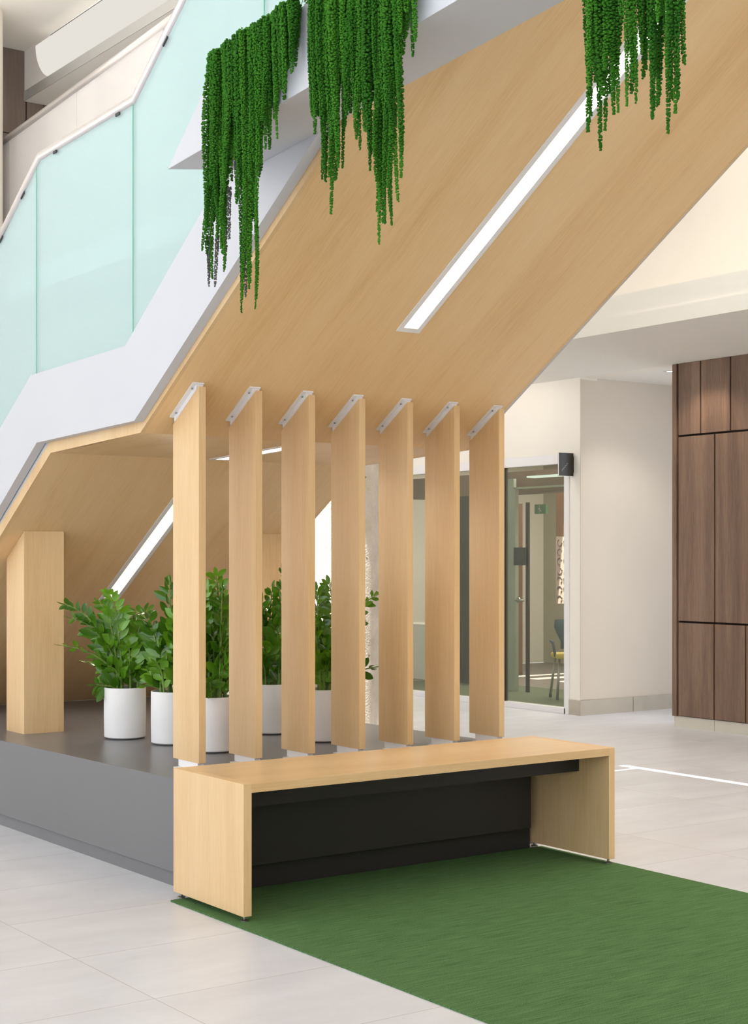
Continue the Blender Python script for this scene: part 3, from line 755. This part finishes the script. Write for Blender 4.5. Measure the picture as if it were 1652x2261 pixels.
def clump(env, label, n_fill, seed, grey=(), lean=False):
    rnd = random.Random(seed)
    vmid = (env[0][0] + env[-1][0]) / 2
    base = Vector((-.2, vmid, bz(vmid) + .26))
    t = thing('hanging_amaranth', label, 'hanging plant', base, None)
    def env_at(v):
        for (a, za), (b, zb) in zip(env, env[1:]):
            if b <= v <= a: return za + (zb - za) * (a - v) / (a - b)
        return env[-1][1]
    items = [(v, z, 1.0) for v, z in env]
    for i in range(n_fill):
        v = env[0][0] + (env[-1][0] - env[0][0]) * (i + rnd.random()) / n_fill
        items.append((v, env_at(v), rnd.uniform(.55, .97)))
    for i, (v, zb, k) in enumerate(items):
        top = bz(v) + .236 + rnd.uniform(.0, .014)
        L0 = (top - zb) * k
        key = min(protos, key=lambda q: abs(math.log(q / L0)))
        o = bpy.data.objects.new('strand', rnd.choice(protos[key])); COL.objects.link(o); o.parent = t
        u = -.212 - rnd.random() * .045
        v += (u + .225) * 1.397
        sh = max(0, (v - (env[0][0] - .12)) / .12) * .07 if lean else 0
        tilt = math.atan(sh / L0) * .9
        o.location = Vector((u, v - sh + rnd.uniform(-.004, .004), top)) - base
        wv = rnd.uniform(.85, 1.35) * (.85 if k == 1 else 1.1)
        o.scale = (wv, wv, L0 / key)
        o.rotation_mode = 'ZYX'; o.rotation_euler = (rnd.uniform(-.012, .012) + tilt, rnd.uniform(-.01, .01), rnd.random() * 6)
    for (v, z0, z1) in grey:
        L0 = z0 - z1
        me = strand_mesh('faded_tip', L0, int(-v * 1000), M['strand_grey'])
        o = bpy.data.objects.new('faded_tip', me); COL.objects.link(o); o.parent = t
        o.location = Vector((-.224, v, z0)) - base; o.scale = (.75, .75, 1); o['label'] = 'grey faded strand tip'
    # mossy crest laid over the planter rim, so the strands hang from something
    bm = bmesh.new(); tmpl = bmesh.new(); bmesh.ops.create_icosphere(tmpl, subdivisions=1, radius=1.0)
    tv = [q.co.copy() for q in tmpl.verts]; tf = [[q.index for q in f.verts] for f in tmpl.faces]; tmpl.free()
    span = env[0][0] - env[-1][0]
    for i in range(int(span * 1500)):
        v = env[-1][0] + (span - (.03 if lean else 0)) * rnd.random(); a = rnd.uniform(-.2, PI * .75)
        r = .012 + .02 * rnd.random()
        c = Vector((-.205 - .028 * math.sin(a + .4), v, bz(v) + .236 + .018 * math.cos(a) + rnd.uniform(-.008, .006))) - base
        vs = [bm.verts.new(c + q * rnd.uniform(.0045, .009)) for q in tv]
        for fc in tf: bm.faces.new([vs[k] for k in fc])
    me = bpy.data.meshes.new('crest'); bm.to_mesh(me); bm.free()
    for p in me.polygons: p.use_smooth = True
    me.materials.append(M['strand']); o = bpy.data.objects.new('crest', me); COL.objects.link(o); o.parent = t
    return t
clump(ENV1, 'left hanging green amaranth with long tails and grey faded tips', 74, 3,
      [(-.170, 2.20, 2.05), (-.212, 2.20, 2.045), (-.262, 2.24, 2.09), (-.3, 2.33, 2.17), (-.33, 2.42, 2.30), (-.378, 2.15, 1.985)], lean=True)
clump(ENV2, 'middle hanging green amaranth, widest curtain beside the soffit', 72, 5)
clump(ENV3, 'right hanging green amaranth in front of the glowing soffit light', 76, 9)

# small leafy sprigs growing out of the planter rim
bm = bmesh.new(); rnd = random.Random(2)
base = Vector((-.17, -.66, bz(-.66) + .25))
for i in range(26):
    p0 = Vector((rnd.uniform(-.03, .03), rnd.uniform(-.07, .05), 0)); d = Vector((rnd.uniform(-.5, .5), rnd.uniform(-.5, .5), 1)).normalized()
    p1 = p0 + d * rnd.uniform(.02, .05)
    add_tube(bm, [p0, (p0 + p1) / 2 + Vector((.003, 0, 0)), p1], .001, 5)
    for k in range(5):
        c = p0.lerp(p1, .3 + .17 * k); s = Vector((rnd.uniform(-1, 1), rnd.uniform(-1, 1), .4)).normalized() * .009
        w_ = s.cross(Vector((0, 0, 1))).normalized() * .0025
        q = [bm.verts.new(c), bm.verts.new(c + s * .5 + w_), bm.verts.new(c + s), bm.verts.new(c + s * .5 - w_)]
        bm.faces.new(q)
tag(link('trailing_sprig', bm, M['leaf'], None, base), 'small wispy sprigs on the planter rim between the left and middle amaranth', 'plant')

# ------------------------------------------------------------------ potted plants
def leaf_into(bm, base, direc, side, length, width, droop):
    """oval pointed leaflet with a folded midrib"""
    d = direc.normalized(); s = side - d * side.dot(d); s.normalize(); n = d.cross(s).normalized()
    prof = [(0, .06), (.15, .55), (.35, .93), (.55, 1.0), (.75, .78), (.9, .4), (1, .02)]
    rows = []
    for t, w in prof:
        c = base + d * length * t - n * droop * length * t * t
        half = s * width * .5 * w
        lift = n * width * .13 * w
        rows.append((bm.verts.new(c - half + lift), bm.verts.new(c), bm.verts.new(c + half + lift)))
    for a, b in zip(rows, rows[1:]):
        bm.faces.new((a[0], a[1], b[1], b[0])); bm.faces.new((a[1], a[2], b[2], b[1]))
def frond(parent, base, tip, rnd):
    base = Vector(base); tip = Vector(tip)
    ctrl = base + Vector((0, 0, (tip.z - base.z) * .72)) + (tip - base) * .12
    def B(t): return base * (1 - t) ** 2 + ctrl * 2 * t * (1 - t) + tip * t * t
    def dB(t): return ((ctrl - base) * (1 - t) + (tip - ctrl) * t).normalized()
    n = 14
    L_ = sum((B((i + 1) / n) - B(i / n)).length for i in range(n))
    bm = bmesh.new()
    add_tube(bm, [B(i / n) for i in range(n + 1)], .004, 7, [.0062 * (1 - .75 * i / n) + .0006 for i in range(n + 1)])
    stm = link('stalk', bm, M['stem'], parent, smooth=True)
    bm = bmesh.new()
    m = max(6, int(L_ * .84 / .031)); roll = rnd.random() * PI
    r0 = Vector((math.cos(roll), math.sin(roll), 0))
    for i in range(m):
        t = .14 + .86 * (i + .5) / m
        p = B(t); d = dB(t)
        s0 = r0 - d * r0.dot(d); s0.normalize()
        ang = rnd.uniform(-.7, .7)
        s1 = (s0 * math.cos(ang) + d.cross(s0) * math.sin(ang)) * (1 if i % 2 else -1)
        taper = math.sin(PI * min(1, (t * .82 + .22))) ** .5 if t > .3 else .75
        ll = rnd.uniform(.066, .105) * max(.55, taper)
        dd = (d * rnd.uniform(.55, .95) + s1 * 1.0)
        nrm = d.cross(s1)
        leaf_into(bm, p + s1 * .003, dd, d, ll, ll * rnd.uniform(.42, .54), rnd.uniform(-.15, .45))
        # a partner leaflet nearly opposite
        s2 = -s1
        dd = (d * rnd.uniform(.55, .95) + s2 * 1.0)
        leaf_into(bm, p + d * .006 + s2 * .003, dd, d, ll * .95, ll * rnd.uniform(.40, .5), rnd.uniform(-.1, .25))
    leaf_into(bm, B(1), dB(1), r0, .045, .02, 0)
    o = link('leaves', bm, M['leaf'], stm, smooth=True)
    return stm
def potted(u, v, tips, label, seed, extra=6):
    rnd = random.Random(seed)
    z = pz(v)
    t = thing('potted_plant', label, 'potted plant', (u, v, z), 'leafy plants in white pots on the grey platform')
    H_ = .232
    lathe('pot', [(0, .0065), (.090, .0065), (.0935, .010), (.095, .10), (.0945, H_ - .002), (.0930, H_), (.090, H_ - .001), (.090, H_ - .03)], M['pot'], t, 64)
    lathe('pot_base', [(0, 0), (.086, 0), (.086, .0062), (0, .0062)], M['gland'], t, 48)
    lathe('soil', [(0, H_ - .022), (.0895, H_ - .025)], M['soil'], t, 32)
    for (dx, dy, tz_) in tips:
        a = math.atan2(dy, dx) + rnd.uniform(-.5, .5); r = rnd.uniform(.015, .06)
        frond(t, (r * math.cos(a), r * math.sin(a), H_ - .03), (dx, dy, tz_ - z), rnd)
    for i in range(extra):     # short inner fronds close to the rim
        a = rnd.random() * 2 * PI; r = rnd.uniform(.05, .075); q = rnd.uniform(.07, .13)
        frond(t, (r * math.cos(a), r * math.sin(a), H_ - .03), (q * math.cos(a), q * math.sin(a), H_ + rnd.uniform(.06, .16)), rnd)
    return t
potted(.548, 1.974, [(-0.238, 0.111, 0.996), (-0.26, 0.091, 0.813), (-0.2, 0.127, 0.933), (-0.119, 0.004, 1.002), (-0.095, -0.037, 1.043), (-0.124, 0.074, 0.919), (0.087, 0.063, 0.914), (0.117, 0.01, 0.961), (-0.115, 0.166, 0.732), (-0.128, 0.028, 0.634), (-0.015, 0.033, 0.86), (0.076, -0.102, 0.852), (-0.013, -0.067, 0.802), (-0.094, -0.027, 0.722), (0.033, -0.088, 0.72), (-0.04, 0.156, 0.814)],
       'leftmost potted plant, spreading widely beside the maple post', 21)
potted(.614, 1.642, [(0.028, 0.082, 1.099), (-0.096, 0.164, 0.969), (-0.055, 0.133, 0.703), (0.006, -0.075, 1.013), (0.003, -0.041, 0.913), (-0.041, 0.076, 0.87), (0.101, 0.003, 0.969), (0.007, 0.103, 0.767), (-0.052, 0.153, 0.641), (0.008, -0.105, 0.797), (-0.067, 0.089, 0.9), (0.013, 0.05, 0.869)],
       'second potted plant from the left, cut off by the first fin', 22)
potted(.613, 1.285, [(0.018, 0.001, 1.129), (0.004, -0.077, 1.077), (-0.021, 0.02, 1.076), (-0.086, -0.037, 1.012), (0.134, 0.034, 0.987), (0.1, 0.04, 0.92), (-0.005, 0.029, 0.885), (0.029, -0.063, 0.831), (-0.013, 0.132, 0.842), (0.028, 0.012, 0.751), (0.018, 0.103, 0.708), (0.153, -0.003, 0.882), (0.006, 0.01, 1.019)],
       'potted plant seen between the first and second fins', 23)
potted(1.183, 1.736, [(0.036, -0.037, 1.147), (0.02, 0.025, 1.062), (-0.023, 0.01, 0.979), (0.034, -0.104, 1.001), (0.003, -0.043, 0.895), (-0.01, 0.104, 0.955), (0.037, -0.138, 0.856), (-0.073, -0.058, 0.794), (0.046, 0.014, 0.744), (-0.088, 0.016, 1.064), (0.009, 0.015, 0.682)],
       'potted plant seen between the second and third fins', 24)
potted(1.194, 1.326, [(0.027, -0.015, 1.089), (-0.033, -0.006, 1.06), (0.07, 0.097, 0.964), (-0.067, -0.022, 0.931), (0.044, -0.043, 0.929), (-0.014, -0.058, 0.811), (0.01, 0.041, 0.744), (0.06, -0.091, 0.87), (0.009, -0.033, 0.688), (0.237, -0.091, 1.041), (0.209, -0.186, 0.729), (0.141, -0.073, 0.907)],
       'potted plant behind the third and fourth fins, reaching right before the concrete column', 25)

# ------------------------------------------------------------------ light
def area(name, loc, target, size, sy, power, col):
    d = bpy.data.lights.new(name, 'AREA'); d.shape = 'RECTANGLE'; d.size = size; d.size_y = sy; d.energy = power; d.color = col
    o = bpy.data.objects.new(name, d); COL.objects.link(o); o.location = loc
    dv = Vector(target) - Vector(loc)
    if abs(dv.x) + abs(dv.y) < 1e-4: o.rotation_euler = (0, 0, 0) if dv.z < 0 else (PI, 0, 0)
    else: o.rotation_euler = dv.to_track_quat('-Z', 'Y').to_euler()
    return o
area('window_daylight_left', (-8.8, .5, 2.6), (0, .5, 1.6), 14, 5.0, 15, (.88, .94, 1.0))
area('fill_front', (1.0, -8.8, 3.0), (1.5, 0, 1.0), 12, 5.0, 60, (1.0, .97, .93))  # broad fill from behind the camera, where the wall has no window
area('hall_overhead_fill', (3.6, -1.0, 5.6), (3.6, -1.0, 0), 3.0, 8.0, 190, (1.0, .91, .80))  # unseen overhead fill added to brighten the right side of the hall
area('cove_light', (5.1, 3.0, 2.78), (5.1, 3.0, 5), .25, 11.0, 8, (1.0, .965, .92))
area('gallery_light', (1.0, 6.0, 5.5), (2.5, 9, 4.5), 3.0, 3.0, 80, (1.0, .96, .92))
area('office_light', (7.4, 6.0, 2.5), (7.4, 6.0, 0), 2.0, 2.5, 120, (1.0, .93, .86))
def spot(name, loc, target, power, ang, col, blend=.6):
    d = bpy.data.lights.new(name, 'SPOT'); d.energy = power; d.spot_size = math.radians(ang); d.spot_blend = blend; d.color = col; d.shadow_soft_size = .03
    o = bpy.data.objects.new(name, d); COL.objects.link(o); o.location = loc
    o.rotation_euler = (Vector(target) - Vector(loc)).to_track_quat('-Z', 'Y').to_euler()
spot('alcove_downlight', (5.84, 3.62, 2.585), (5.84, 3.72, 0), 18, 110, (1.0, .93, .84))
spot('walnut_downlight', (5.25, 2.95, 2.60), (5.35, 2.95, 0), 12, 110, (1.0, .88, .74))
spot('glazing_wash_fill', (4.62, 4.9, 2.72), (5.5, 4.9, 1.0), 12, 140, (1.0, .93, .84))  # this and the next: added spots washing the glazing wall, no fitting there
spot('glazing_wash_fill', (4.62, 6.6, 2.72), (5.5, 6.6, 1.0), 12, 140, (1.0, .93, .84))

for v_ in (2.25, 2.5, 2.75):
    spot('low_soffit_lamp', (.98, v_, zs(v_) - .02), (.98, v_ - .5, zs(v_) - .9), 3.5, 165, (1.0, .93, .8), .3)
for v_ in (1.3, 1.6):
    spot('landing_lamp', (.98, v_, zs(v_) - .02), (.98, v_, 0), 2.5, 165, (1.0, .95, .86), .3)
sd = bpy.data.lights.new('sun', 'SUN'); sd.energy = 22; sd.angle = math.radians(.3); sd.color = (1, .96, .9)
so = bpy.data.objects.new('sun', sd); COL.objects.link(so); so.location = (0, 0, 12)
so.rotation_euler = (-Vector((SX, SY, 1))).to_track_quat('-Z', 'Y').to_euler()

wl = bpy.data.worlds.new('world'); S.world = wl; wl.use_nodes = True
bg = wl.node_tree.nodes['Background']; bg.inputs['Color'].default_value = (.87, .935, 1.0, 1); bg.inputs['Strength'].default_value = 1.6

# ------------------------------------------------------------------ camera
TH = math.radians(35.6); F = 3370.0
cd = bpy.data.cameras.new('camera'); cam = bpy.data.objects.new('camera', cd); COL.objects.link(cam)
cam.location = (-2.569, -4.324, 1.2); cam.rotation_euler = (PI / 2, 0, -TH)
cd.sensor_fit = 'HORIZONTAL'; cd.sensor_width = 36; cd.lens = 36 * F / 1652
cd.shift_x = 0; cd.shift_y = (1235 - 1130.5) / 1652 * 1.0
cd.clip_start = .1; cd.clip_end = 100
S.camera = cam
S.view_settings.view_transform = 'Standard'; S.view_settings.look = 'None'
S.view_settings.exposure = 0.37; S.view_settings.gamma = 1.0; S.view_settings.use_curve_mapping = False
